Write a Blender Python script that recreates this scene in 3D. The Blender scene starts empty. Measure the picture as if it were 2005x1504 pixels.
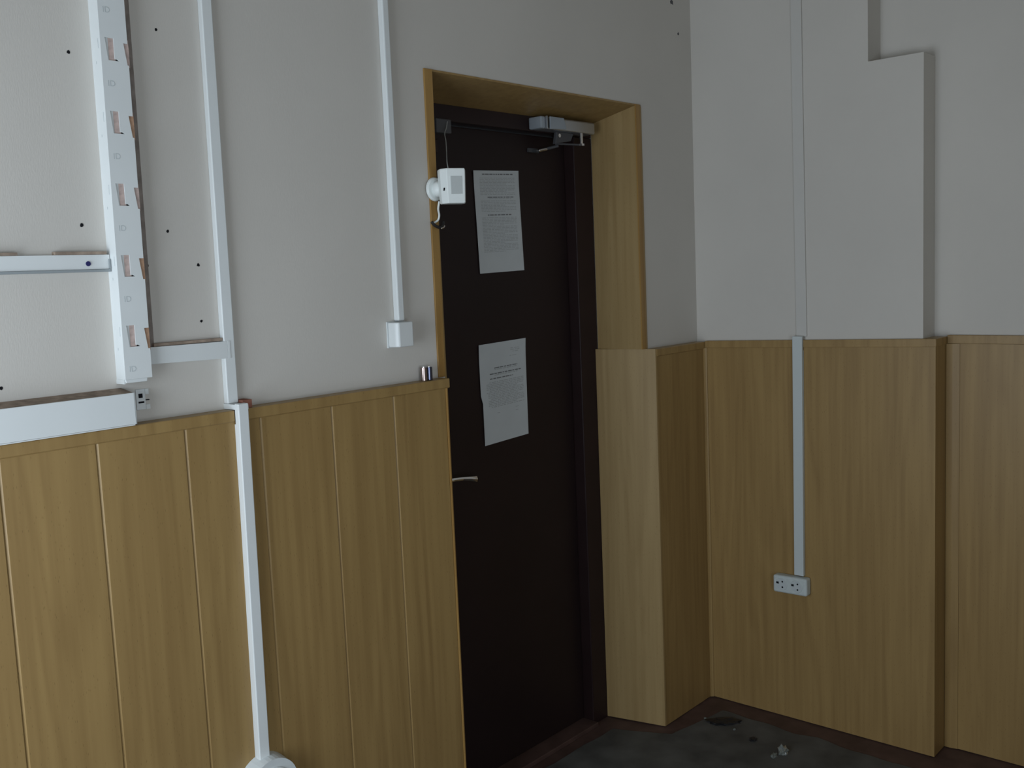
import bpy, bmesh, math, random
from mathutils import Vector, Matrix, noise
random.seed(7)
S = bpy.context.scene
C = S.collection

# ------------------------------------------------------------------ camera
F, YAW, PITCH, ROLL = 1971.34, 0.84489, -0.10949, -0.04268
CAM = Vector((-3.092, -1.8613, 1.5601))
fw = Vector((math.sin(YAW)*math.cos(PITCH), math.cos(YAW)*math.cos(PITCH), math.sin(PITCH)))
rt = Vector((math.cos(YAW), -math.sin(YAW), 0)); up = rt.cross(fw)
r2 = rt*math.cos(ROLL) + up*math.sin(ROLL); u2 = -rt*math.sin(ROLL) + up*math.cos(ROLL)
cd = bpy.data.cameras.new('camera'); cam = bpy.data.objects.new('camera', cd); C.objects.link(cam)
cd.sensor_width = 36.0; cd.lens = F/2005*36.0; cd.clip_start = 0.02
m = Matrix((r2, u2, -fw)).transposed().to_4x4(); m.translation = CAM
cam.matrix_world = m
S.camera = cam

# ------------------------------------------------------------------ world, daylight, exposure
w = bpy.data.worlds.new('overcast_sky'); S.world = w; w.use_nodes = True
w.node_tree.nodes['Background'].inputs[0].default_value = (0.62, 0.72, 0.80, 1)
w.node_tree.nodes['Background'].inputs[1].default_value = 0.6
# the room's two windows, both behind the camera: one in wall_back (x = X0), one in wall_front (y = Y0)
X0, Y0, CEIL = -3.6, -2.8, 3.1
WINA = (-1.25, -0.10, 0.55, 1.85)       # y0, y1, z0, z1
WINB = (-3.40, -2.30, 0.55, 1.75)       # x0, x1, z0, z1
def daylight(name, loc, d, sx, sy, energy):
    ld = bpy.data.lights.new(name, 'AREA'); ld.shape = 'RECTANGLE'; ld.size = sx; ld.size_y = sy
    ld.energy = energy; ld.color = (0.83, 0.94, 1.06)
    lo = bpy.data.objects.new(name, ld); C.objects.link(lo); lo.location = loc
    lo.rotation_euler = Vector(d).to_track_quat('-Z', 'Z').to_euler()
daylight('window_daylight', (X0-0.03, (WINA[0]+WINA[1])/2, (WINA[2]+WINA[3])/2), (1, 0, 0), 1.1, 1.16, 27.0)
daylight('window_daylight', ((WINB[0]+WINB[1])/2, Y0-0.03, (WINB[2]+WINB[3])/2), (0, 1, 0), 1.1, 1.16, 20.0)
vs = S.view_settings; vs.view_transform = 'Standard'; vs.look = 'None'; vs.gamma = 1.0
vs.use_curve_mapping = False; vs.exposure = 0.05

# ------------------------------------------------------------------ materials
def mat(name, col, rough=0.6, spec=0.4, metal=0.0, var=0.0, vscale=8.0, bump=0.0, bscale=200.0, bstretch=(1,1,1), trans=0.0):
    M = bpy.data.materials.new(name); M.use_nodes = True
    nt = M.node_tree; N = nt.nodes; L = nt.links; b = N['Principled BSDF']
    b.inputs['Base Color'].default_value = (*col, 1); b.inputs['Roughness'].default_value = rough
    b.inputs['Specular IOR Level'].default_value = spec; b.inputs['Metallic'].default_value = metal
    if trans: b.inputs['Transmission Weight'].default_value = trans
    tc = N.new('ShaderNodeTexCoord')
    if var:
        n = N.new('ShaderNodeTexNoise'); n.inputs['Scale'].default_value = vscale; n.inputs['Detail'].default_value = 5
        L.new(tc.outputs['Object'], n.inputs['Vector'])
        r = N.new('ShaderNodeValToRGB')
        a = tuple(max(0, c*(1-var)) for c in col); d = tuple(min(1, c*(1+var)) for c in col)
        r.color_ramp.elements[0].position = 0.3; r.color_ramp.elements[1].position = 0.7
        r.color_ramp.elements[0].color = (*a, 1); r.color_ramp.elements[1].color = (*d, 1)
        L.new(n.outputs[0], r.inputs[0]); L.new(r.outputs[0], b.inputs['Base Color'])
    if bump:
        mp = N.new('ShaderNodeMapping'); mp.inputs['Scale'].default_value = bstretch
        L.new(tc.outputs['Object'], mp.inputs['Vector'])
        n2 = N.new('ShaderNodeTexNoise'); n2.inputs['Scale'].default_value = bscale; n2.inputs['Detail'].default_value = 3
        L.new(mp.outputs[0], n2.inputs['Vector'])
        bp = N.new('ShaderNodeBump'); bp.inputs['Strength'].default_value = bump; bp.inputs['Distance'].default_value = 0.002
        L.new(n2.outputs[0], bp.inputs['Height']); L.new(bp.outputs[0], b.inputs['Normal'])
    return M

def wood(name, dark, light, rough=0.42, gscale=1.0, bow=True, spec=0.4):
    """laminate: fine vertical grain + wide cathedral figure + small dark pores, grain along z"""
    M = bpy.data.materials.new(name); M.use_nodes = True
    nt = M.node_tree; N = nt.nodes; L = nt.links; b = N['Principled BSDF']
    b.inputs['Roughness'].default_value = rough; b.inputs['Specular IOR Level'].default_value = spec
    tc = N.new('ShaderNodeTexCoord'); oi = N.new('ShaderNodeObjectInfo')
    mul = N.new('ShaderNodeMath'); mul.operation = 'MULTIPLY'; mul.inputs[1].default_value = 37.0
    L.new(oi.outputs['Random'], mul.inputs[0])
    cmb = N.new('ShaderNodeCombineXYZ')
    for k in range(3): L.new(mul.outputs[0], cmb.inputs[k])
    add = N.new('ShaderNodeVectorMath'); add.operation = 'ADD'
    L.new(tc.outputs['Object'], add.inputs[0]); L.new(cmb.outputs[0], add.inputs[1])
    def stretched(sx, sz, scale, detail, dist=0.0):
        mp = N.new('ShaderNodeMapping'); mp.inputs['Scale'].default_value = (sx, sx, sz)
        L.new(add.outputs[0], mp.inputs['Vector'])
        n = N.new('ShaderNodeTexNoise'); n.inputs['Scale'].default_value = scale; n.inputs['Detail'].default_value = detail
        n.inputs['Distortion'].default_value = dist
        L.new(mp.outputs[0], n.inputs['Vector']); return n
    fine = stretched(60*gscale, 1.6, 1.0, 6)
    wide = stretched(9*gscale, 0.8, 1.0, 3, 0.6)
    # rings through the low-frequency noise: cathedral figure
    ring = N.new('ShaderNodeMath'); ring.operation = 'MULTIPLY'; ring.inputs[1].default_value = 34.0
    L.new(wide.outputs[0], ring.inputs[0])
    sn = N.new('ShaderNodeMath'); sn.operation = 'SINE'; L.new(ring.outputs[0], sn.inputs[0])
    s2 = N.new('ShaderNodeMath'); s2.operation = 'MULTIPLY_ADD'; s2.inputs[1].default_value = 0.10; s2.inputs[2].default_value = 0.0
    L.new(sn.outputs[0], s2.inputs[0])
    sm = N.new('ShaderNodeMath'); sm.operation = 'ADD'; L.new(fine.outputs[0], sm.inputs[0]); L.new(s2.outputs[0], sm.inputs[1])
    ramp = N.new('ShaderNodeValToRGB')
    ramp.color_ramp.elements[0].position = 0.25; ramp.color_ramp.elements[1].position = 0.72
    ramp.color_ramp.elements[0].color = (*dark, 1); ramp.color_ramp.elements[1].color = (*light, 1)
    L.new(sm.outputs[0], ramp.inputs[0])
    # sparse pores
    mp = N.new('ShaderNodeMapping'); mp.inputs['Scale'].default_value = (230, 230, 45); L.new(add.outputs[0], mp.inputs['Vector'])
    vo = N.new('ShaderNodeTexVoronoi'); vo.inputs['Scale'].default_value = 1.0; L.new(mp.outputs[0], vo.inputs['Vector'])
    r3 = N.new('ShaderNodeValToRGB'); r3.color_ramp.elements[0].position = 0.06; r3.color_ramp.elements[1].position = 0.16
    r3.color_ramp.elements[0].color = (0.62, 0.6, 0.55, 1); r3.color_ramp.elements[1].color = (1, 1, 1, 1)
    L.new(vo.outputs['Distance'], r3.inputs[0])
    mx = N.new('ShaderNodeMix'); mx.data_type = 'RGBA'; mx.blend_type = 'MULTIPLY'; mx.inputs['Factor'].default_value = 0.8
    L.new(ramp.outputs[0], mx.inputs['A']); L.new(r3.outputs[0], mx.inputs['B'])
    L.new(mx.outputs['Result'], b.inputs['Base Color'])
    bp = N.new('ShaderNodeBump'); bp.inputs['Strength'].default_value = 0.08; bp.inputs['Distance'].default_value = 0.001
    L.new(fine.outputs[0], bp.inputs['Height']); L.new(bp.outputs[0], b.inputs['Normal'])
    return M

M_wall = mat('wallpaper', (0.60, 0.572, 0.525), 0.9, 0.15, var=0.03, vscale=2.5, bump=0.10, bscale=110, bstretch=(5, 5, 1))
M_wood = wood('beech_laminate', (0.275, 0.172, 0.063), (0.345, 0.224, 0.085))
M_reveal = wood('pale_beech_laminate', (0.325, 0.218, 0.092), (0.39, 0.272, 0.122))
M_edge = wood('beech_laminate_edging', (0.30, 0.165, 0.045), (0.38, 0.225, 0.07))
M_ceil = mat('whitewash', (0.40, 0.38, 0.35), 0.95, 0.1, var=0.04)
M_brownfloor = mat('brown_floor_paint', (0.085, 0.050, 0.042), 0.55, 0.3, var=0.25, vscale=14)
M_lino = mat('grey_linoleum', (0.088, 0.088, 0.083), 0.6, 0.25, var=0.3, vscale=9, bump=0.1, bscale=60)
M_door = mat('dark_brown_door', (0.020, 0.0115, 0.0115), 0.5, 0.25, var=0.12, vscale=3, bump=0.05, bscale=120)
M_frame = mat('dark_brown_frame', (0.024, 0.013, 0.013), 0.45, 0.25, var=0.12)
M_white = mat('white_pvc', (0.72, 0.75, 0.745), 0.38, 0.45, var=0.02, vscale=6)
M_whited = mat('white_pvc_aged', (0.66, 0.70, 0.70), 0.45, 0.4, var=0.05, vscale=12)
M_mark = mat('printed_grey_mark', (0.52, 0.56, 0.565), 0.6, 0.2)
M_shade = mat('shaded_channel_lip', (0.30, 0.33, 0.34), 0.7, 0.2)  # grey puts the shade into the white channel's lower lip
M_pink = mat('brown_pink_adhesive', (0.56, 0.44, 0.40), 0.9, 0.1, var=0.22, vscale=90)
M_orange = mat('orange_brown_adhesive', (0.48, 0.30, 0.20), 0.9, 0.1, var=0.25, vscale=70)
M_dust = mat('brown_dust_lip', (0.30, 0.235, 0.185), 0.95, 0.05, var=0.3, vscale=45)
M_backing = mat('dusty_backing_shade', (0.25, 0.215, 0.19), 0.95, 0.05, var=0.3, vscale=30)
M_dark = mat('dark_hole', (0.012, 0.012, 0.014), 0.8, 0.1)
M_blue = mat('violet_screw_cap', (0.02, 0.02, 0.11), 0.5, 0.4)
M_paper = mat('white_paper', (0.60, 0.635, 0.65), 0.9, 0.1, var=0.03, vscale=12)
M_ink = mat('black_print', (0.20, 0.21, 0.215), 0.9, 0.1)
M_ink2 = mat('grey_print', (0.44, 0.465, 0.475), 0.9, 0.1)
M_metal = mat('brushed_aluminium', (0.50, 0.52, 0.55), 0.38, 0.5, metal=0.85)
M_grey = mat('grey_enamel', (0.34, 0.38, 0.42), 0.45, 0.4, var=0.06)
M_chrome = mat('chrome', (0.75, 0.72, 0.70), 0.18, 0.5, metal=1.0)
M_lockgrey = mat('dull_lock_plastic', (0.085, 0.085, 0.09), 0.5, 0.3)
M_det = mat('detector_plastic', (0.80, 0.84, 0.82), 0.4, 0.4)
M_lens = mat('detector_lens', (0.50, 0.53, 0.52), 0.5, 0.4)
M_black = mat('black_plastic', (0.02, 0.018, 0.018), 0.45, 0.4)
M_batA = mat('battery_brown_wrap', (0.34, 0.27, 0.25), 0.16, 0.6, metal=0.85)
M_batB = mat('battery_navy_wrap', (0.10, 0.11, 0.17), 0.14, 0.7, metal=0.8)
M_batT = mat('battery_steel', (0.7, 0.7, 0.72), 0.2, 0.5, metal=1.0)
M_redw = mat('raw_red_batten', (0.28, 0.12, 0.085), 0.9, 0.1, var=0.2, vscale=40)
M_socket = mat('socket_plastic', (0.55, 0.60, 0.59), 0.45, 0.4, var=0.05, vscale=60)
M_rail = mat('aged_white_conduit', (0.56, 0.605, 0.60), 0.45, 0.4)
M_plastic = mat('cloudy_plastic_film', (0.24, 0.265, 0.245), 0.3, 0.5, var=0.3, vscale=60, trans=0.35)
M_bag = mat('black_bag_film', (0.016, 0.016, 0.018), 0.45, 0.4)
M_glass = mat('window_glass', (1, 1, 1), 0.0, 0.5, trans=1.0)

# ------------------------------------------------------------------ helpers
def tag(o, label=None, cat=None, group=None, kind=None):
    if label: o['label'] = label
    if cat: o['category'] = cat
    if group: o['group'] = group
    if kind: o['kind'] = kind
    return o
def empty(name, loc, label=None, cat=None, group=None, kind=None):
    o = bpy.data.objects.new(name, None); C.objects.link(o); o.location = loc
    o.empty_display_size = 0.05
    return tag(o, label, cat, group, kind)
def wloc(p):
    v = Vector((0, 0, 0))
    while p is not None: v = v + p.location; p = p.parent
    return v
def link(name, bm, mt, parent=None, bevel=0.0, seg=2, smooth=False):
    if bevel:
        bmesh.ops.bevel(bm, geom=list(bm.edges), offset=bevel, segments=seg, affect='EDGES', profile=0.5, clamp_overlap=True)
    bmesh.ops.recalc_face_normals(bm, faces=list(bm.faces))
    lo_ = Vector((min(v.co[i] for v in bm.verts) for i in range(3))); hi_ = Vector((max(v.co[i] for v in bm.verts) for i in range(3)))
    c = (lo_+hi_)/2
    for v in bm.verts: v.co -= c
    me = bpy.data.meshes.new(name); bm.to_mesh(me); bm.free()
    for mm in (mt if isinstance(mt, (list, tuple)) else [mt]): me.materials.append(mm)
    if smooth:
        for p in me.polygons: p.use_smooth = True
    o = bpy.data.objects.new(name, me); C.objects.link(o)
    if parent is not None: o.parent = parent
    o.location = c - (wloc(parent) if parent is not None else Vector((0, 0, 0)))
    return o
def hexa_bm(bm, p):
    """p: bottom quad (4) then top quad (4)"""
    v = [bm.verts.new(q) for q in p]
    for f in ((3, 2, 1, 0), (4, 5, 6, 7), (0, 1, 5, 4), (1, 2, 6, 5), (2, 3, 7, 6), (3, 0, 4, 7)):
        bm.faces.new([v[i] for i in f])
def hexa(name, p, mt, parent=None, bevel=0.0, seg=2):
    bm = bmesh.new(); hexa_bm(bm, p); return link(name, bm, mt, parent, bevel, seg)
def boxpts(x0, x1, y0, y1, z0, z1):
    return [(x0, y0, z0), (x1, y0, z0), (x1, y1, z0), (x0, y1, z0), (x0, y0, z1), (x1, y0, z1), (x1, y1, z1), (x0, y1, z1)]
def box(name, x0, x1, y0, y1, z0, z1, mt, parent=None, bevel=0.0, seg=2):
    return hexa(name, boxpts(x0, x1, y0, y1, z0, z1), mt, parent, bevel, seg)
def boxes(name, lst, mt, parent=None):
    bm = bmesh.new()
    for b in lst: hexa_bm(bm, boxpts(*b))
    return link(name, bm, mt, parent)
def lbox(name, zb, xb, zt, xt, y0, y1, mt, parent=None, bevel=0.0, seg=2):
    """vertical strip whose left/right x differ at bottom (xb) and top (xt)"""
    return hexa(name, [(xb[0], y0, zb), (xb[1], y0, zb), (xb[1], y1, zb), (xb[0], y1, zb),
                       (xt[0], y0, zt), (xt[1], y0, zt), (xt[1], y1, zt), (xt[0], y1, zt)], mt, parent, bevel, seg)
def prism_bm(bm, poly, axis, a0, a1):
    def P(q, a):
        if axis == 'x': return (a, q[0], q[1])
        if axis == 'y': return (q[0], a, q[1])
        return (q[0], q[1], a)
    A = [bm.verts.new(P(q, a0)) for q in poly]; B = [bm.verts.new(P(q, a1)) for q in poly]
    n = len(poly); bm.faces.new(A); bm.faces.new(B[::-1])
    for i in range(n): bm.faces.new((A[i], B[i], B[(i+1) % n], A[(i+1) % n]))
def prism(name, poly, axis, a0, a1, mt, parent=None, bevel=0.0, seg=2, smooth=False):
    bm = bmesh.new(); prism_bm(bm, poly, axis, a0, a1); return link(name, bm, mt, parent, bevel, seg, smooth)
def cyl_bm(bm, p0, p1, ra, rb=None, n=16):
    p0 = Vector(p0); p1 = Vector(p1); rb = ra if rb is None else rb
    d = (p1-p0).normalized(); a = d.orthogonal().normalized(); b = d.cross(a)
    A = []; B = []
    for i in range(n):
        t = 2*math.pi*i/n; e = a*math.cos(t)+b*math.sin(t)
        A.append(bm.verts.new(p0+e*ra)); B.append(bm.verts.new(p1+e*rb))
    bm.faces.new(A[::-1]); bm.faces.new(B)
    for i in range(n): bm.faces.new((A[i], A[(i+1) % n], B[(i+1) % n], B[i]))
def cyl(name, p0, p1, ra, mt, parent=None, rb=None, n=16, bevel=0.0):
    bm = bmesh.new(); cyl_bm(bm, p0, p1, ra, rb, n)
    if bevel:
        ed = [e for e in bm.edges if any(len(f.verts) > 4 for f in e.link_faces)]
        bmesh.ops.bevel(bm, geom=ed, offset=bevel, segments=2, affect='EDGES', profile=0.5)
    return link(name, bm, mt, parent)
def tube(name, pts, r, mt, parent=None, n=8, sub=6):
    P = [Vector(p) for p in pts]; Q = []
    for i in range(len(P)-1):                       # catmull-rom
        a = P[max(i-1, 0)]; b = P[i]; c = P[i+1]; d = P[min(i+2, len(P)-1)]
        for k in range(sub):
            t = k/sub
            Q.append(0.5*((2*b)+(c-a)*t+(2*a-5*b+4*c-d)*t*t+(3*b-a-3*c+d)*t*t*t))
    Q.append(P[-1]); bm = bmesh.new(); rings = []; ref = None
    for i, q in enumerate(Q):
        t = (Q[min(i+1, len(Q)-1)]-Q[max(i-1, 0)]).normalized()
        if ref is None: ref = t.orthogonal().normalized()
        ref = (ref - t*ref.dot(t)).normalized(); b = t.cross(ref)
        rings.append([bm.verts.new(q+ref*r*math.cos(2*math.pi*j/n)+b*r*math.sin(2*math.pi*j/n)) for j in range(n)])
    for i in range(len(rings)-1):
        for j in range(n): bm.faces.new((rings[i][j], rings[i][(j+1) % n], rings[i+1][(j+1) % n], rings[i+1][j]))
    bm.faces.new(rings[0][::-1]); bm.faces.new(rings[-1])
    return link(name, bm, mt, parent, smooth=True)

# ------------------------------------------------------------------ the setting
PL = 0.035                      # wainscot stands this far off the door wall
fl = tag(box('floor', X0, 0.3, Y0, 0.3, -0.08, 0.0, M_brownfloor), 'dark reddish brown painted floor seen along the foot of the walls', 'floor', kind='structure')
ce = tag(box('ceiling', X0-0.2, 0.3, Y0-0.2, 0.3, CEIL, CEIL+0.1, M_ceil), 'plain whitewashed ceiling above the room', 'ceiling', kind='structure')
wl = tag(boxes('wall_left', [(X0-0.2, -1.256, 0, 0.27, 0, CEIL), (-0.315, 0.3, 0, 0.27, 0, CEIL), (-1.256, -0.315, 0, 0.27, 2.08, CEIL)], M_wall),
         'pale papered wall with a wood panelled lower half around the door', 'wall', kind='structure')
XR = 0.098                      # recessed stretch of the right wall
wr = tag(boxes('wall_right', [(XR, 0.3, Y0-0.2, 0.0, 0, CEIL), (0, XR, -0.782, 0.0, 0, 2.1525), (0, XR, -0.616, 0.0, 2.1525, CEIL)], M_wall),
         'pale papered wall with a stepped pilaster and wood panelled lower half', 'wall', kind='structure')
def holed(a0, a1, w):              # four blocks around a window: (along0, along1, z0, z1)
    return [(a0, w[0], 0, CEIL), (w[1], a1, 0, CEIL), (w[0], w[1], 0, w[2]), (w[0], w[1], w[3], CEIL)]
wb = tag(boxes('wall_back', [(X0-0.2, X0, q[0], q[1], q[2], q[3]) for q in holed(Y0-0.2, 0.0, WINA)], M_wall),
         'papered wall with a window, opposite the pilaster wall', 'wall', kind='structure')
wf = tag(boxes('wall_front', [(q[0], q[1], Y0-0.2, Y0, q[2], q[3]) for q in holed(X0, 0.3, WINB)], M_wall),
         'papered wall with a window, facing the door', 'wall', kind='structure')
def window(name, label, w, along):
    c = (w[0]+w[1])/2
    def B(a0, a1, d0, d1, z0, z1):   # d = depth outwards from the wall face
        return (X0-d1, X0-d0, a0, a1, z0, z1) if along == 'y' else (a0, a1, Y0-d1, Y0-d0, z0, z1)
    root = empty(name, (X0-0.1, c, w[2]) if along == 'y' else (c, Y0-0.1, w[2]), label, 'window', kind='structure')
    boxes('window_frame', [B(w[0], w[1], 0.10, 0.15, w[2], w[2]+0.05), B(w[0], w[1], 0.10, 0.15, w[3]-0.05, w[3]),
                           B(w[0], w[0]+0.05, 0.10, 0.15, w[2]+0.05, w[3]-0.05), B(w[1]-0.05, w[1], 0.10, 0.15, w[2]+0.05, w[3]-0.05),
                           B(c-0.025, c+0.025, 0.10, 0.15, w[2]+0.05, w[3]-0.05)], M_white, root)
    for a, b in ((w[0]+0.05, c-0.025), (c+0.025, w[1]-0.05)):
        box('pane', *B(a, b, 0.12, 0.126, w[2]+0.05, w[3]-0.05), M_glass, root)
    box('window_sill', *B(w[0]-0.04, w[1]+0.04, -0.08, 0.10, w[2]-0.03, w[2]), M_white, root, 0.004)
window('window_1', 'white framed window in the wall opposite the pilaster', WINA, 'y')
window('window_2', 'white framed window in the wall facing the door', WINB, 'x')
box('panel', X0, X0+0.012, Y0+0.013, -0.040, 0.003, 0.68, M_wood, wb)
box('panel', X0+0.013, 0.0, Y0, Y0+0.012, 0.003, 0.68, M_wood, wf)

# wainscot of the door wall: planks with a chamfered left edge
edges = [-2.395, -2.217, -2.033, -1.854, -1.6615, -1.472, -1.2925]
while edges[0]-0.184 > X0: edges.insert(0, edges[0]-0.184)
edges.insert(0, X0)
for a, b in zip(edges[:-1], edges[1:]):
    prism('plank', [(a, -0.0265), (a, -0.0300), (a+0.0058, -PL), (b-0.0008, -PL), (b-0.0008, -0.0265)], 'z', 0.003, 1.2765, M_wood, wl)
prism('plank', [(-0.316, -0.0265), (-0.316, -PL), (-0.013, -PL), (-0.013, -0.0265)], 'z', 0.003, 1.2765, M_wood, wl)
box('batten', X0, -1.30, -0.0265, 0, 1.22, 1.27, M_redw, wl)
box('batten_end', -1.8880, -1.8660, -0.0300, 0, 1.3000, 1.3170, M_redw, wl)
CAPP = [(0, 1.2998), (-0.0372, 1.2998), (-0.0388, 1.2984), (-0.0388, 1.2775), (-0.0365, 1.2752), (-0.0352, 1.2752), (-0.0352, 1.2772), (0, 1.2772)]
prism('cap_rail', CAPP, 'x', X0, -1.9165, M_wood, wl)
prism('cap_rail', CAPP, 'x', -1.8905, -1.2795, M_wood, wl)
prism('cap_rail', [(p[0], p[1]-0.006) for p in CAPP], 'x', -0.3165, -0.0125, M_wood, wl)
prism('corner_trim', [(-1.2925, -0.0262), (-1.2915, -0.0358), (-1.288, -0.0372), (-1.2845, -0.0362), (-1.2815, -0.030), (-1.2805, 0.0), (-1.284, 0.0), (-1.285, -0.0262)], 'z', 0.003, 1.277, M_edge, wl)
prism('corner_trim', [(-0.0135, -0.0352), (-0.022, -0.0352), (-0.0225, -0.038), (-0.018, -0.042), (-0.0155, -0.046), (-0.0125, -0.046)], 'z', 0.003, 1.272, M_wood, wl)

# wainscot of the right wall (its top edge climbs a little towards the viewer)
hexa('panel', [(-0.012, -0.823, 0.003), (-0.0005, -0.823, 0.003), (-0.0005, -PL-0.001, 0.003), (-0.012, -PL-0.001, 0.003),
               (-0.012, -0.823, 1.2885), (-0.0005, -0.823, 1.2885), (-0.0005, -PL-0.001, 1.2735), (-0.012, -PL-0.001, 1.2735)], M_wood, wr)
hexa('cap_rail', [(-0.0155, -0.825, 1.2885), (0, -0.825, 1.2885), (0, -0.0395, 1.2730), (-0.0155, -0.0395, 1.2730),
                  (-0.0155, -0.825, 1.3125), (0, -0.825, 1.3125), (0, -0.0395, 1.2965), (-0.0155, -0.0395, 1.2965)], M_wood, wr, 0.0012)
box('side_panel', -0.0002, 0.0855, -0.823, -0.783, 0.003, 1.2885, M_wood, wr)
box('side_cap', 0.0002, 0.086, -0.8245, -0.783, 1.289, 1.312, M_wood, wr)
box('panel', 0.086, XR, Y0, -0.8235, 0.003, 1.2905, M_wood, wr)
box('cap_rail', 0.0825, XR, Y0, -0.8255, 1.291, 1.3165, M_wood, wr, 0.001)
prism('corner_trim', [(0.0855, -0.8240), (0.0855, -0.862), (0.0835, -0.862), (0.079, -0.842), (0.079, -0.8240)], 'z', 0.003, 1.290, M_wood, wr)

# linoleum sheet, short of the walls, with a wavy cut edge
def lino():
    bm = bmesh.new(); pts = []
    def run(a, b, n, amp):
        for i in range(n):
            t = i/n; x = a[0]+(b[0]-a[0])*t; y = a[1]+(b[1]-a[1])*t
            k = amp*(noise.noise((x*9, y*9, 3.1)))
            pts.append((x+k, y+k))
    run((X0+0.05, Y0+0.05), (-0.02, Y0+0.05), 2, 0)
    run((-0.02, Y0+0.05), (-0.02, -1.0), 6, 0.01)
    run((-0.02, -1.0), (-0.125, -0.86), 4, 0.01)
    run((-0.125, -0.86), (-0.10, -0.13), 22, 0.02)
    run((-0.10, -0.13), (-0.36, -0.085), 10, 0.015)
    run((-0.36, -0.085), (-0.44, 0.10), 8, 0.008)
    run((-0.44, 0.10), (-1.22, 0.12), 10, 0.01)
    run((-1.22, 0.12), (-1.25, -0.07), 5, 0.005)
    run((-1.25, -0.07), (X0+0.05, -0.07), 10, 0.01)
    A = [bm.verts.new((x, y, 0.0003)) for x, y in pts]; B = [bm.verts.new((x, y, 0.003)) for x, y in pts]
    bm.faces.new(A[::-1]); bm.faces.new(B)
    n = len(A)
    for i in range(n): bm.faces.new((A[i], A[(i+1) % n], B[(i+1) % n], B[i]))
    return link('linoleum_sheet', bm, M_lino, fl)
tag(lino(), 'dark grey linoleum')

# ------------------------------------------------------------------ doorway: lining, frame, leaf
t1 = empty('trim_1', (-0.8, 0.08, 0), 'beech laminate lining of the deep doorway with corner strips', 'doorway lining', kind='structure')
hexa('lintel_panel', [(-1.256, -0.002, 2.0745), (-0.320, -0.002, 2.0745), (-0.32, 0.170, 2.0370), (-1.256, 0.170, 2.0370),
                      (-1.256, -0.002, 2.0795), (-0.32, -0.002, 2.0795), (-0.32, 0.170, 2.0795), (-1.256, 0.170, 2.0795)], M_wood, t1)
# right lining, upper and lower board
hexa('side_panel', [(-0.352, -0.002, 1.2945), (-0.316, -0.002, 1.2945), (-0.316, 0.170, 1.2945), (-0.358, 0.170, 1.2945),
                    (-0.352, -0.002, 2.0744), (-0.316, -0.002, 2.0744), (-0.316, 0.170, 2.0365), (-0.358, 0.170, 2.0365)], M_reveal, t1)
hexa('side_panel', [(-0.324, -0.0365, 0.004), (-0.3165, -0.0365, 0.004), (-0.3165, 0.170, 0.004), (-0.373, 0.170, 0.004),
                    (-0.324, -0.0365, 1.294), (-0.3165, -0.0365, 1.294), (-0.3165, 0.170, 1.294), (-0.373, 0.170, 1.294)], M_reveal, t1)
box('side_panel', -1.2558, -1.2500, 0.0, 0.170, 0.004, 2.036, M_wood, t1)
prism('corner_strip', [(-0.353, -0.002), (-0.353, -0.0045), (-0.350, -0.0055), (-0.328, -0.0048), (-0.323, -0.0005), (-0.323, 0.0), (-0.3505, 0.0)], 'z', 1.2945, 2.079, M_edge, t1)
lbox('corner_strip', 1.301, (-1.2825, -1.2595), 2.079, (-1.2810, -1.2525), -0.0055, 0.0, M_edge, t1, 0.0012)

d1 = empty('door_1', (-0.8, 0.23, 0), 'dark brown door with two typed sheets on it, in a deep doorway', 'door', kind='structure')
box('frame_header', -1.2498, -0.357, 0.171, 0.262, 1.992, 2.070, M_frame, d1, 0.003)
box('frame_jamb', -0.452, -0.357, 0.171, 0.262, 0.0, 1.991, M_frame, d1, 0.003)
box('frame_jamb', -1.2498, -1.165, 0.171, 0.262, 0.0, 1.991, M_frame, d1, 0.003)
box('threshold', -1.164, -0.453, 0.150, 0.262, 0.0005, 0.016, M_brownfloor, d1, 0.002)
leaf = box('door_leaf', -1.162, -0.455, 0.211, 0.255, 0.018, 1.988, M_door, d1, 0.002)
# lever handle on a round rose
hb = bmesh.new(); cyl_bm(hb, (-1.105, 0.211, 0.975), (-1.105, 0.203, 0.975), 0.024, 0.022, 20); cyl_bm(hb, (-1.105, 0.203, 0.975), (-1.105, 0.165, 0.975), 0.009, 0.009, 12)
tag(link('handle_rose', hb, M_lockgrey, leaf), 'dull round handle rose')
hb = bmesh.new(); secs = [(-1.112, 0.979, 0.006), (-1.085, 0.9790, 0.0045), (-1.05, 0.9755, 0.0045), (-1.02, 0.9700, 0.006), (-0.992, 0.9640, 0.0085)]
prev = None
for (x, z, hh) in secs:
    ring = [hb.verts.new((x, 0.158+dy, z+dz*hh)) for dy, dz in ((-0.003, -1), (0.005, -1), (0.008, 0), (0.005, 1), (-0.003, 1), (-0.006, 0))]
    if prev:
        for j in range(6): hb.faces.new((prev[j], prev[(j+1) % 6], ring[(j+1) % 6], ring[j]))
    else: hb.faces.new(ring[::-1])
    prev = ring
hb.faces.new(prev)
tag(link('lever_handle', hb, M_chrome, leaf), 'pale metal lever handle')

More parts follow.
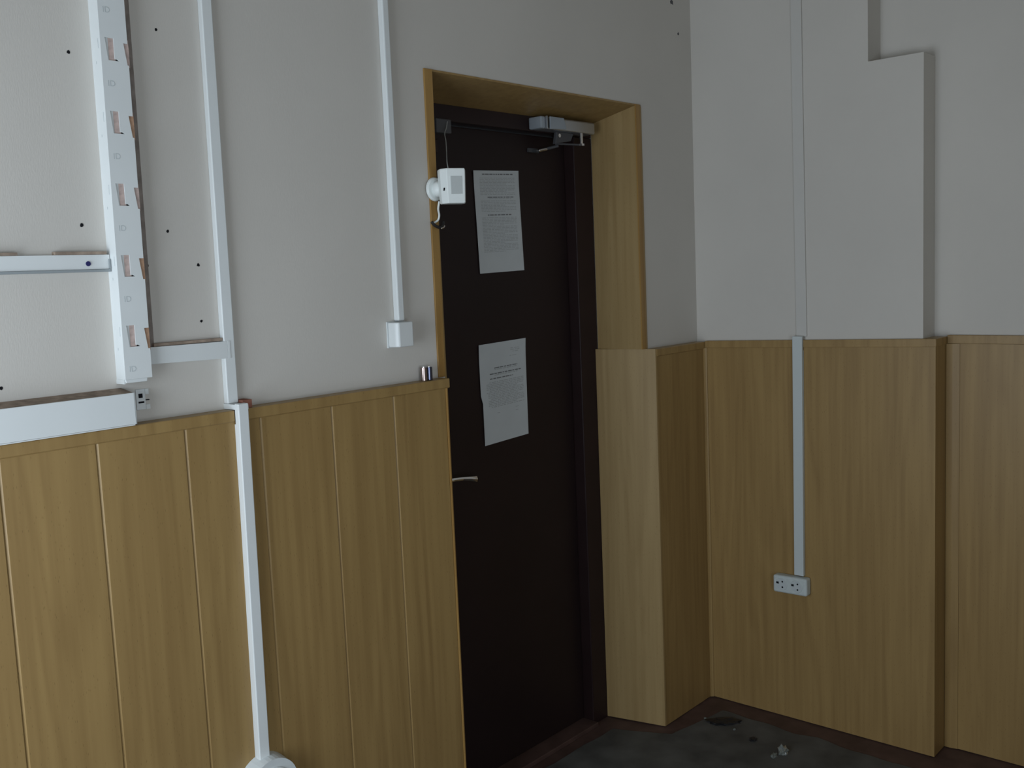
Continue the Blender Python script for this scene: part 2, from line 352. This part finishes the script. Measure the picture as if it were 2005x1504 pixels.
# ------------------------------------------------------------------ typed sheets on the door
def sheet(name, corners, label, rows, notch=None, warp=0.0015, yb=0.2098):
    (tl, tr, br, bl) = [Vector((a, 0, b)) for a, b in corners]
    root = empty(name, ((tl.x+tr.x)/2, yb, bl.z), label, 'paper sheet', 'typed sheets on the door')
    nx, nz = 8, 12
    def pos(u, v):
        a = tl.lerp(tr, u); b = bl.lerp(br, u); p = a.lerp(b, v)
        if notch and v > notch[0]: p.x += notch[1]*(1-u)
        return p
    def dep(u, v): return yb - 0.0006 - warp*(0.5+0.5*math.sin(3.1*u+2.2*v)) - (0.004*max(0, 0.12-v)/0.12*(abs(u-0.5)))
    bm = bmesh.new(); G = []
    for lay in (0, 0.0003):
        G.append([[bm.verts.new((pos(i/nx, j/nz).x, dep(i/nx, j/nz)-lay, pos(i/nx, j/nz).z)) for i in range(nx+1)] for j in range(nz+1)])
    for g in G:
        for j in range(nz):
            for i in range(nx): bm.faces.new((g[j][i], g[j][i+1], g[j+1][i+1], g[j+1][i]))
    for j in range(nz):
        for i in (0, nx): bm.faces.new((G[0][j][i], G[0][j+1][i], G[1][j+1][i], G[1][j][i]))
    for i in range(nx):
        for j in (0, nz): bm.faces.new((G[0][j][i], G[0][j][i+1], G[1][j][i+1], G[1][j][i]))
    link('page', bm, M_paper, root)
    for mt, nm, sel in ((M_ink, 'bold_print', True), (M_ink2, 'body_print', False)):
        bm = bmesh.new(); cnt = 0
        for (v0, h, ua, ub, bold, slope) in rows:
            if bold != sel: continue
            u = ua
            while u < ub-0.01:
                wd = min(random.uniform(0.03, 0.11), ub-u)
                q = []
                for (uu, vv) in ((u, v0), (u+wd, v0), (u+wd, v0+h), (u, v0+h)):
                    vv += slope*(0.5-uu)
                    p = pos(uu, vv); q.append(bm.verts.new((p.x, dep(uu, vv)-0.0006, p.z)))
                bm.faces.new(q); cnt += 1
                u += wd+random.uniform(0.010, 0.02)
        if cnt: tag(link(nm, bm, mt, root), kind='stuff')
        else: bm.free()
    return root
rows1 = [(0.030, 0.012, 0.18, 0.86, True, 0)]
for k in range(12): rows1.append((0.07+k*0.0145, 0.006, 0.12, 0.90-0.2*(k % 5 == 4), False, 0))
rows1 += [(0.255, 0.009, 0.27, 0.86, True, 0), (0.272, 0.006, 0.3, 0.8, False, 0)]
for k in range(8): rows1.append((0.293+k*0.0145, 0.006, 0.12, 0.90-0.25*(k % 4 == 3), False, 0))
rows1 += [(0.428, 0.010, 0.25, 0.78, True, 0)]
for k in range(24): rows1.append((0.457+k*0.0145, 0.006, 0.12, 0.90-0.3*(k % 6 == 5), False, 0))
sheet('paper_sheet', [(-0.8934, 1.8660), (-0.6905, 1.8738), (-0.6786, 1.5682), (-0.8830, 1.5628)],
      'upper typed white sheet on the dark door, with a bold heading', rows1)
rows2 = [(0.075, 0.007, 0.66, 0.84, False, 0), (0.092, 0.007, 0.66, 0.86, False, 0), (0.11, 0.007, 0.7, 0.84, False, 0), (0.15, 0.006, 0.64, 0.8, False, 0),
         (0.245, 0.010, 0.30, 0.80, True, 0), (0.262, 0.008, 0.30, 0.80, False, 0),
         (0.300, 0.011, 0.20, 0.88, True, 0), (0.318, 0.008, 0.30, 0.80, False, 0), (0.348, 0.011, 0.20, 0.70, True, 0)]
for k in range(16): rows2.append((0.385+k*0.0165, 0.008, 0.12 if k % 5 else 0.18, 0.93-0.15*(k % 5 == 4), False, 0))
rows2 += [(0.70, 0.006, 0.30, 0.36, False, 0), (0.68, 0.006, 0.72, 0.80, False, 0), (0.715, 0.006, 0.72, 0.78, False, 0)]
sheet('paper_sheet', [(-0.9050, 1.3500), (-0.6890, 1.3560), (-0.6905, 1.0508), (-0.9030, 1.0425)],
      'lower typed white sheet on the dark door, notched on its left edge', rows2, notch=(0.5, 0.0075))

# ------------------------------------------------------------------ door closer
dc = empty('door_closer', (-0.52, 0.145, 1.98), 'grey metal door closer with folded arm at the top of the dark door', 'door closer')
box('body', -0.655, -0.405, 0.118, 0.170, 1.994, 2.031, M_metal, dc, 0.005, 3)
box('end_cap', -0.676, -0.6555, 0.119, 0.170, 1.995, 2.031, M_grey, dc, 0.004, 2)
prism('cover', [(-0.640, 1.9935), (-0.560, 1.9985), (-0.572, 2.0315), (-0.640, 2.0315)], 'y', 0.1125, 0.1178, M_grey, dc, 0.0015)
box('slot', -0.652, -0.6425, 0.1150, 0.1178, 1.997, 2.028, M_black, dc)
box('rim', -0.657, -0.6535, 0.1120, 0.1178, 1.9935, 2.0315, M_metal, dc)
cyl('spindle', (-0.468, 0.1275, 1.962), (-0.468, 0.1275, 1.9938), 0.0055, M_chrome, dc)
cyl('spindle_nut', (-0.468, 0.1275, 1.955), (-0.468, 0.1275, 1.9615), 0.010, M_chrome, dc, n=6)
prism('valve_plate', [(-0.585, 1.9555), (-0.505, 1.969), (-0.490, 1.9935), (-0.575, 1.9935)], 'y', 0.140, 0.152, M_lockgrey, dc, 0.002)
cyl('screw', (-0.5670, 0.1398, 1.9815), (-0.5670, 0.136, 1.9815), 0.006, M_chrome, dc)
prism('main_arm', [(-0.462, 0.1245), (-0.470, 0.1375), (-0.560, 0.1620), (-0.557, 0.1505)], 'z', 1.956, 1.961, M_lockgrey, dc, 0.001)
tube('fore_arm', [(-0.552, 0.156, 1.953), (-0.575, 0.170, 1.947), (-0.592, 0.180, 1.943)], 0.0048, M_lockgrey, dc)
tube('adjusting_rod', [(-0.585, 0.176, 1.944), (-0.602, 0.186, 1.9405), (-0.6085, 0.190, 1.938)], 0.0058, M_chrome, dc)
boxes('arm_bracket', [(-0.640, -0.590, 0.2045, 0.2105, 1.934, 1.9465), (-0.622, -0.604, 0.188, 0.2045, 1.9345, 1.940)], M_lockgrey, dc)

# ------------------------------------------------------------------ magnetic lock with wire
ml = empty('magnetic_lock', (-1.075, 0.155, 1.95), 'small dull grey lock box under the door header, wire hanging', 'door lock')
box('housing', -1.104, -1.046, 0.138, 0.1705, 1.952, 1.991, M_lockgrey, ml, 0.003)
box('armature_plate', -1.098, -1.052, 0.188, 0.2105, 1.905, 1.944, M_frame, ml, 0.003)
tube('wire', [(-1.063, 0.137, 1.984), (-1.075, 0.130, 1.965), (-1.105, 0.108, 1.945), (-1.125, 0.085, 1.920), (-1.165, 0.045, 1.885), (-1.205, 0.005, 1.850), (-1.225, -0.02, 1.826)], 0.0013, M_lens, ml)

# ------------------------------------------------------------------ motion detector on its ball mount
md = empty('motion_detector', (-1.262, -0.03, 1.74), 'white motion detector on a ball mount at the left corner of the doorway', 'motion detector')
cyl('mount_base', (-1.266, -0.0056, 1.780), (-1.266, -0.013, 1.780), 0.031, M_det, md, rb=0.028, n=28, bevel=0.002)
bm = bmesh.new(); bmesh.ops.create_uvsphere(bm, u_segments=20, v_segments=12, radius=0.021, matrix=Matrix.Translation((-1.264, -0.022, 1.780)))
link('ball_joint', bm, M_det, md, smooth=True)
def detector():
    c = Vector((-1.2600, -0.0680)); ang = math.radians(-26)      # housing turned a little
    prof = [(-0.033, 0.024), (-0.035, 0.000), (-0.0235, -0.020), (0.0235, -0.022), (0.0335, 0.002), (0.031, 0.024)]
    bm = bmesh.new(); rings = []
    for z, sc in ((1.7395, 0.88), (1.7425, 0.93), (1.768, 0.96), (1.812, 1.0), (1.8225, 1.0), (1.8255, 0.96)):
        ring = []
        for x, y in prof:
            x *= sc; y *= sc
            X = x*math.cos(ang)-y*math.sin(ang); Y = x*math.sin(ang)+y*math.cos(ang)
            ring.append(bm.verts.new((c.x+X, c.y+Y, z)))
        rings.append(ring)
    for a, b in zip(rings[:-1], rings[1:]):
        for j in range(6): bm.faces.new((a[j], a[(j+1) % 6], b[(j+1) % 6], b[j]))
    bm.faces.new(rings[0][::-1]); bm.faces.new(rings[-1])
    o = link('housing', bm, M_det, md, 0.0015, 2)
    def P(x, y, z): return (c.x+x*math.cos(ang)-y*math.sin(ang), c.y+x*math.sin(ang)+y*math.cos(ang), z)
    q = [P(-0.014, -0.0206, 1.762), P(0.015, -0.0216, 1.762), P(0.015, -0.0195, 1.762), P(-0.014, -0.0185, 1.762),
         P(-0.0145, -0.0219, 1.806), P(0.0155, -0.0229, 1.806), P(0.0155, -0.021, 1.806), P(-0.0145, -0.020, 1.806)]
    tag(hexa('lens_window', q, M_lens, o, 0.0006), 'grey lens window')
    q = [P(-0.0305, -0.0085, 1.771), P(-0.0285, -0.0120, 1.771), P(-0.027, -0.011, 1.771), P(-0.029, -0.0075, 1.771),
         P(-0.0300, -0.0100, 1.778), P(-0.0280, -0.0135, 1.778), P(-0.0265, -0.0125, 1.778), P(-0.0285, -0.009, 1.778)]
    tag(hexa('latch_hole', q, M_dark, o), 'dark latch hole')
detector()
tube('cable', [(-1.273, -0.028, 1.748), (-1.272, -0.022, 1.730), (-1.263, -0.015, 1.715), (-1.262, -0.010, 1.704), (-1.268, -0.008, 1.699), (-1.279, -0.006, 1.694)], 0.0027, M_det, md)
gl = empty('cable_grommet', (-1.262, -0.01, 1.683), 'black rubber grommet with a shiny ring on the doorway corner under the motion detector', 'cable grommet')
tube('rubber_loop', [(-1.285, -0.009, 1.698), (-1.276, -0.011, 1.689), (-1.262, -0.013, 1.684), (-1.248, -0.011, 1.690), (-1.243, -0.009, 1.699)], 0.0040, M_black, gl)
tube('metal_ring', [(-1.262, -0.0185, 1.681), (-1.255, -0.020, 1.6835), (-1.2495, -0.0185, 1.688)], 0.0022, M_chrome, gl)

# ------------------------------------------------------------------ perforated cable duct (left)
def slotted_duct():
    root = empty('cable_duct', (-2.117, 0, 1.386), 'wide white vertical cable duct with pairs of slanted cut-outs', 'cable duct')
    y0, y1 = -0.0347, -0.0327
    zb, zt = 1.3885, CEIL
    def xl(z): return -2.1463+(z-1.39)*0.0098
    def xr(z): return -2.0912+(z-1.39)*0.0072
    bm = bmesh.new()
    def quad(za, xa0, xa1, zc, xc0, xc1):
        hexa_bm(bm, [(xa0, y0, za), (xa1, y0, za), (xa1, y1, za), (xa0, y1, za), (xc0, y0, zc), (xc1, y0, zc), (xc1, y1, zc), (xc0, y1, zc)])
    tops = [1.4917+0.1340*k for k in range(9)]
    z = zb; slots = []
    for t in tops:
        if t > zt-0.02: break
        # levels, from below: slot2 bottom, foot bottom, slot1 bottom, slot2 top, slot1 top
        b2 = t-0.0465; ft = t-0.0410; b1 = t-0.0380; t2 = t-0.0065; dx = xl(t)+2.1452
        s1 = lambda q: (-2.1362+0.0038*(t-q)/0.040+dx, -2.1190-0.0002*(t-q)/0.04+dx)
        s2 = lambda q: -2.1008+0.0058*(t-q)/0.045+dx
        quad(z, xl(z), xr(z), b2, xl(b2), xr(b2))
        quad(b2, xl(b2), s2(b2), ft, xl(ft), s2(ft))
        fo = -2.1105+dx
        quad(ft, xl(ft), s1(ft)[0], b1, xl(b1), s1(b1)[0]); quad(ft, fo, s2(ft), b1, fo-0.004, s2(b1))
        quad(b1, xl(b1), s1(b1)[0], t2, xl(t2), s1(t2)[0]); quad(b1, s1(b1)[1], s2(b1), t2, s1(t2)[1], s2(t2))
        quad(t2, xl(t2), s1(t2)[0], t, xl(t), s1(t)[0]); quad(t2, s1(t2)[1], xr(t2), t, s1(t)[1], xr(t))
        z = t; slots.append((t, dx))
    quad(z, xl(z), xr(z), zt, xl(zt), xr(zt))
    link('front_plate', bm, M_white, root)
    lbox('side_wall', zb, (xl(zb)-0.0002, xl(zb)+0.0018), zt, (xl(zt)-0.0002, xl(zt)+0.0018), y1, 0, M_white, root)
    lbox('inner_rib', zb, (xr(zb)-0.012, xr(zb)-0.010), zt, (xr(zt)-0.012, xr(zt)-0.010), -0.029, 0, M_white, root)
    lbox('backing_shade_strip', zb+0.030, (xl(zb)+0.003, xr(zb)+0.0265), zt, (xl(zt)+0.003, xr(zt)+0.0265), -0.0030, -0.0005, M_backing, root)  # dusty backing, widened past the right edge to paint the brown shade beside the duct
    for k, (t, dx) in enumerate(slots):
        box('flap', -2.1345+dx, -2.1292+dx, -0.0318, -0.0305, t-0.044, t+0.003, M_white, root)
        box('adhesive_pad', -2.1290+dx, -2.1165+dx, -0.0318, -0.0298, t-0.044, t+0.003, M_pink, root)
        hexa('edge_pad', [(-2.0985+dx, -0.0310, t-0.050), (-2.0880+dx, -0.0310, t-0.050), (-2.0880+dx, -0.004, t-0.050), (-2.0985+dx, -0.004, t-0.050),
                          (-2.1010+dx, -0.0310, t+0.001), (-2.0882+dx, -0.0310, t+0.001), (-2.0882+dx, -0.004, t+0.001), (-2.1010+dx, -0.004, t+0.001)], M_orange if k in (0, 1, 3) else M_pink, root)
        x = xl(t)-0.0004
        box('side_slit', x-0.0003, x+0.0002, -0.0275, -0.0262, t-0.020, t-0.002, M_mark, root)
        box('side_nick', x-0.0003, x+0.0002, -0.0165, -0.0140, t-0.047, t-0.042, M_mark, root)
        # moulded mark under each pair of cut-outs
        if t-0.085 > zb:
            cu = bpy.data.curves.new('mark', 'FONT'); cu.body = 'ID'; cu.size = 0.0155; cu.extrude = 0.0001
            cu.align_x = 'CENTER'; cu.align_y = 'CENTER'
            tmp = bpy.data.objects.new('tmp', cu); C.objects.link(tmp)
            bpy.context.view_layer.update()
            me = bpy.data.meshes.new_from_object(tmp); bpy.data.objects.remove(tmp); bpy.data.curves.remove(cu)
            me.transform(Matrix.Rotation(math.radians(90), 4, 'X')); me.materials.clear(); me.materials.append(M_mark)
            o = bpy.data.objects.new('moulded_mark', me); C.objects.link(o); o.parent = root
            o.location = Vector((-2.1300+dx, y0-0.0002, t-0.0840)) - wloc(root)
    # loose end tab at the lower edge
    lbox('end_tab', 1.3815, (-2.1440, -2.1010), 1.3884, (-2.1455, -2.1000), -0.0325, -0.0295, M_white, root, 0.001)
    box('side_foot', -2.1475, -2.1445, -0.030, 0, 1.380, 1.3884, M_white, root)
slotted_duct()

# ------------------------------------------------------------------ horizontal channels
bt = empty('cable_channel', (-2.4, 0, 1.598), 'narrow white horizontal channel base with a violet screw, ending at the wide duct', 'cable channel')
box('back_plate', -3.59, -2.1455, -0.0105, 0, 1.6010, 1.6280, M_white, bt)
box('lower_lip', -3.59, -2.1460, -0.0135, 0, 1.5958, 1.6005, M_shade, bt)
box('upper_lip', -3.59, -2.317, -0.0135, 0, 1.6285, 1.6340, M_dust, bt)
box('upper_lip', -2.250, -2.1520, -0.0135, 0, 1.6285, 1.6340, M_dust, bt)
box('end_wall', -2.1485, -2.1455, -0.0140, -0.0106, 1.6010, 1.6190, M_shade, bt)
cyl('screw', (-2.1885, -0.0106, 1.6115), (-2.1885, -0.0125, 1.6115), 0.0046, M_blue, bt)

bg = empty('cable_trunking', (-2.6, -0.03, 1.302), 'large white horizontal trunking lying on the panel top at the left edge', 'cable trunking')
box('front_cover', -3.59, -2.1400, -0.0500, -0.0475, 1.3036, 1.3640, M_white, bg, 0.0008)
box('bottom_wall', -3.59, -2.1410, -0.0474, 0, 1.3010, 1.3030, M_white, bg)
bm = bmesh.new()
xs = [-3.59, -3.4, -2.9, -2.62, -2.48, -2.372, -2.352, -2.28, -2.20, -2.165, -2.1405]; ds = [0.004, 0.004, 0.006, 0.002, 0.004, 0.003, 0.009, 0.003, 0.004, 0.002, 0.001]
for (a, b), (p, q) in zip(zip(xs[:-1], xs[1:]), zip(ds[:-1], ds[1:])):
    hexa_bm(bm, [(a, -0.047+p, 1.3625), (b, -0.047+q, 1.3625), (b, 0, 1.3690), (a, 0, 1.3690), (a, -0.047+p, 1.3645), (b, -0.047+q, 1.3645), (b, 0, 1.3710), (a, 0, 1.3710)])
tag(link('top_wall', bm, M_dust, bg), 'dusty brown ragged top edge')
box('end_rim', -2.1410, -2.1385, -0.0495, -0.0350, 1.3036, 1.3640, M_mark, bg)
box('back_wall', -3.59, -2.1250, -0.0020, 0, 1.3032, 1.3620, M_whited, bg)

cl = empty('trunking_clip', (-2.098, 0, 1.322), 'broken white plastic clip with dark holes by the end of the large trunking', 'clip')
box('plate', -2.1115, -2.0925, -0.004, 0, 1.3235, 1.3640, M_white, cl, 0.0008)
box('hook', -2.0923, -2.0850, -0.004, 0, 1.3530, 1.3640, M_white, cl)
box('hook', -2.0923, -2.0835, -0.004, 0, 1.3235, 1.3330, M_white, cl)
box('hole', -2.1070, -2.0985, -0.0045, -0.0039, 1.3470, 1.3555, M_dark, cl)
box('hole', -2.1080, -2.0960, -0.0045, -0.0039, 1.3365, 1.3400, M_dark, cl)
box('hole', -2.0915, -2.0845, -0.0045, -0.0002, 1.3408, 1.3425, M_dark, cl)

sp = empty('cable_channel', (-1.985, 0, 1.408), 'short white channel piece bridging the wide duct and the vertical trunking', 'cable channel')
hexa('cover', [(-2.0835, -0.0165, 1.4118), (-1.9065, -0.0165, 1.4078), (-1.9065, 0, 1.4078), (-2.0835, 0, 1.4118),
               (-2.0835, -0.0165, 1.4455), (-1.9065, -0.0165, 1.4440), (-1.9065, 0, 1.4440), (-2.0835, 0, 1.4455)], M_white, sp, 0.0008)
box('upper_lip', -2.0700, -1.9155, -0.0130, 0, 1.4458, 1.4515, M_dust, sp)
box('tab', -1.9062, -1.9010, -0.0170, -0.0160, 1.4080, 1.4445, M_white, sp)

# ------------------------------------------------------------------ vertical trunking that steps over the panels
ct = empty('vertical_trunking', (-1.905, 0, 0.52), 'white vertical trunking stepping out over the wood panels, ending at a round box', 'cable trunking')
lbox('upper_section', 1.3120, (-1.9150, -1.8888), CEIL, (-1.9005, -1.8780), -0.0155, 0, M_white, ct, 0.0022, 3)
prism('elbow', [(0, 1.3010), (-0.0540, 1.3010), (-0.0540, 1.3110), (-0.0158, 1.3118), (0, 1.3118)], 'x', -1.9155, -1.8915, M_white, ct)
lbox('lower_section', 0.5180, (-1.9260, -1.9000), 1.3135, (-1.9158, -1.8912), -0.0545, -0.0392, M_white, ct, 0.0022, 3)
lbox('lower_base', 0.5180, (-1.9250, -1.9010), 1.2700, (-1.9150, -1.8920), -0.0391, -0.0352, M_white, ct)
rs = empty('round_box', (-1.905, -0.06, 0.42), 'round white surface box at the foot of the vertical trunking', 'socket')
cyl('body', (-1.9085, -0.0352, 0.478), (-1.9085, -0.075, 0.478), 0.066, M_whited, rs, rb=0.062, n=40, bevel=0.004)
cyl('face_ring', (-1.9085, -0.0752, 0.478), (-1.9085, -0.080, 0.478), 0.045, M_whited, rs, rb=0.043, n=32, bevel=0.001)

# ------------------------------------------------------------------ thin conduit with switch box
mc = empty('thin_conduit', (-1.412, 0, 1.455), 'thin white conduit running down to the small box beside the doorway', 'cable conduit')
lbox('lid', 1.4560, (-1.4240, -1.4030), CEIL, (-1.4185, -1.3985), -0.0190, 0, M_white, mc, 0.0035, 3)
jb = empty('junction_box', (-1.416, 0, 1.389), 'small white square box on the wall under the thin conduit', 'junction box')
prism('cover', [(-1.4480, -0.004), (-1.4480, -0.030), (-1.4425, -0.0390), (-1.3960, -0.0390), (-1.3905, -0.030), (-1.3905, -0.004)], 'z', 1.3925, 1.4530, M_white, jb, 0.003, 3)
box('base_plate', -1.4490, -1.3895, -0.0039, 0, 1.3905, 1.4545, M_whited, jb)

# ------------------------------------------------------------------ batteries on the panel ledge
for (x, y, mt, lab, hgt) in ((-1.3490, -0.0190, M_batA, 'small brown battery standing on the panel ledge, the one farther from the doorway', 0.0345), (-1.3305, -0.0185, M_batB, 'small navy battery standing on the panel ledge, the one nearer the doorway', 0.0335)):
    b = empty('battery', (x, y, 1.3), lab, 'battery', 'batteries on the panel ledge')
    cyl('wrap', (x, y, 1.3002), (x, y, 1.3+hgt), 0.0086, mt, b, n=28, bevel=0.0008)
    cyl('terminal', (x, y, 1.3+hgt), (x, y, 1.3+hgt+0.0008), 0.0040, M_batT, b)

# ------------------------------------------------------------------ right wall conduit and double socket
rc = empty('wall_conduit', (-0.008, -0.385, 0.52), 'flat white conduit down the panels to the double socket', 'cable conduit')
def rbox(name, z0, ya, z1, yb, x0, x1, mt, parent, bevel=0.0):
    return hexa(name, [(x0, ya[0], z0), (x1, ya[0], z0), (x1, ya[1], z0), (x0, ya[1], z0), (x0, yb[0], z1), (x1, yb[0], z1), (x1, yb[1], z1), (x0, yb[1], z1)], mt, parent, bevel, 2)
M_papered = mat('conduit_pasted_over', (0.585, 0.570, 0.535), 0.85, 0.2, var=0.02, vscale=3)
tag(rbox('upper_section', 1.3150, (-0.4120, -0.3760), CEIL, (-0.4000, -0.3640), -0.0065, 0, M_papered, rc, 0.0010), 'stretch of conduit painted like the wall')
rbox('lower_section', 0.5150, (-0.4020, -0.3690), 1.3165, (-0.4055, -0.3718), -0.0275, -0.0160, M_rail, rc, 0.0015)
rbox('lower_base', 0.5150, (-0.4010, -0.3700), 1.2700, (-0.4045, -0.3728), -0.0159, -0.0121, M_rail, rc)
ds_ = empty('double_socket', (-0.02, -0.36, 0.448), 'greyish white double socket on the panels at the end of the flat conduit', 'wall socket')
hexa('housing', [(-0.0460, -0.4215, 0.4520), (-0.0122, -0.4215, 0.4520), (-0.0122, -0.3005, 0.4505), (-0.0460, -0.3005, 0.4505),
                 (-0.0460, -0.4215, 0.5120), (-0.0122, -0.4215, 0.5120), (-0.0122, -0.3005, 0.5100), (-0.0460, -0.3005, 0.5100)], M_socket, ds_, 0.007, 3)
for yc in (-0.3320, -0.3860):
    o = cyl('socket_ring', (-0.0460, yc, 0.4815), (-0.0475, yc, 0.4815), 0.0215, M_socket, ds_, rb=0.0205, n=28)
    cyl('well', (-0.0474, yc, 0.4815), (-0.0477, yc, 0.4815), 0.0185, M_mark, o, n=24)
    for dz in (0.0095, -0.0095): cyl('pin_hole', (-0.0476, yc-0.004, 0.4815+dz), (-0.0481, yc-0.004, 0.4815+dz), 0.0031, M_dark, o, n=10)
    box('earth_clip', -0.0482, -0.0470, yc+0.009, yc+0.018, 0.482, 0.489, M_dark, o)

# ------------------------------------------------------------------ screw holes, wall chips
for i, (x, z, r) in enumerate([(-2.1852, 1.9993, 0.0033), (-2.005, 2.066, 0.0028), (-2.1889, 1.6837, 0.0037), (-2.014, 1.6728, 0.0032),
                  (-1.951, 1.6043, 0.0033), (-1.9538, 1.4889, 0.0030), (-2.362, 1.3955, 0.0033), (-2.0645, 1.6057, 0.0034), (-2.0760, 1.4080, 0.0030)]):
    b = bmesh.new(); n = 9; V = []
    for k in range(n):
        a = 2*math.pi*k/n; rr = r*random.uniform(0.8, 1.2); V.append((x+rr*math.cos(a), z+rr*math.sin(a)))
    prism_bm(b, V, 'y', -0.0006, 0.0008); link('screw_hole', b, M_dark, wl)
for x, z, s in ((-0.1151, 2.4312, 0.011), (-0.0784, 2.3344, 0.0065)):
    b = bmesh.new(); n = 11
    V = [(x+s*random.uniform(0.3, 1.0)*math.cos(2*math.pi*k/n), z+s*random.uniform(0.3, 1.2)*math.sin(2*math.pi*k/n)) for k in range(n)]
    prism_bm(b, V, 'y', -0.0008, 0.0006); link('chip', b, M_lockgrey, wl)

# ------------------------------------------------------------------ litter on the floor
def crumple(name, c, sx, sy, h, mt, label, cat, seed, rot=0.0):
    bm = bmesh.new(); bmesh.ops.create_icosphere(bm, subdivisions=3, radius=1.0)
    for v in bm.verts:
        k = 1+0.55*noise.noise(v.co*1.9+Vector((seed, 0, 0)))+0.25*noise.noise(v.co*5+Vector((0, seed, 0)))
        v.co *= k; v.co.z = max(v.co.z, -0.25)
    zmin = min(v.co.z for v in bm.verts); zr = max(v.co.z for v in bm.verts)-zmin
    for v in bm.verts:
        x = v.co.x*sx; y = v.co.y*sy
        v.co = Vector((c[0]+x*math.cos(rot)-y*math.sin(rot), c[1]+x*math.sin(rot)+y*math.cos(rot), 0.0032+(v.co.z-zmin)/zr*h))
    return tag(link(name, bm, mt), label, cat)
crumple('plastic_scrap', (-0.262, -0.438), 0.019, 0.015, 0.030, M_plastic, 'crumpled cloudy plastic scrap on the grey floor by the right wall', 'scrap', 1.3, 0.6)
crumple('plastic_scrap', (-0.300, -0.425), 0.016, 0.009, 0.010, M_plastic, 'small flat cloudy plastic scrap in front of the crumpled one', 'scrap', 5.1, 0.2)
crumple('dark_crumb', (-0.238, -0.320), 0.013, 0.011, 0.008, M_bag, 'tiny black crumb on the floor between the bag scrap and the cloudy plastic', 'crumb', 2.2)
crumple('bag_scrap', (-0.178, -0.178), 0.050, 0.026, 0.010, M_bag, 'flat scrap of black bag film on the floor near the corner', 'bag scrap', 3.7, -0.9)
crumple('plastic_crumb', (-0.1900, -0.1120), 0.0045, 0.004, 0.004, M_plastic, 'pale crumb left of the black bag film on the floor', 'crumb', 8.2)
crumple('plastic_crumb', (-0.2080, -0.2350), 0.006, 0.004, 0.005, M_plastic, 'pale crumb right of the black bag film on the floor', 'crumb', 9.4)
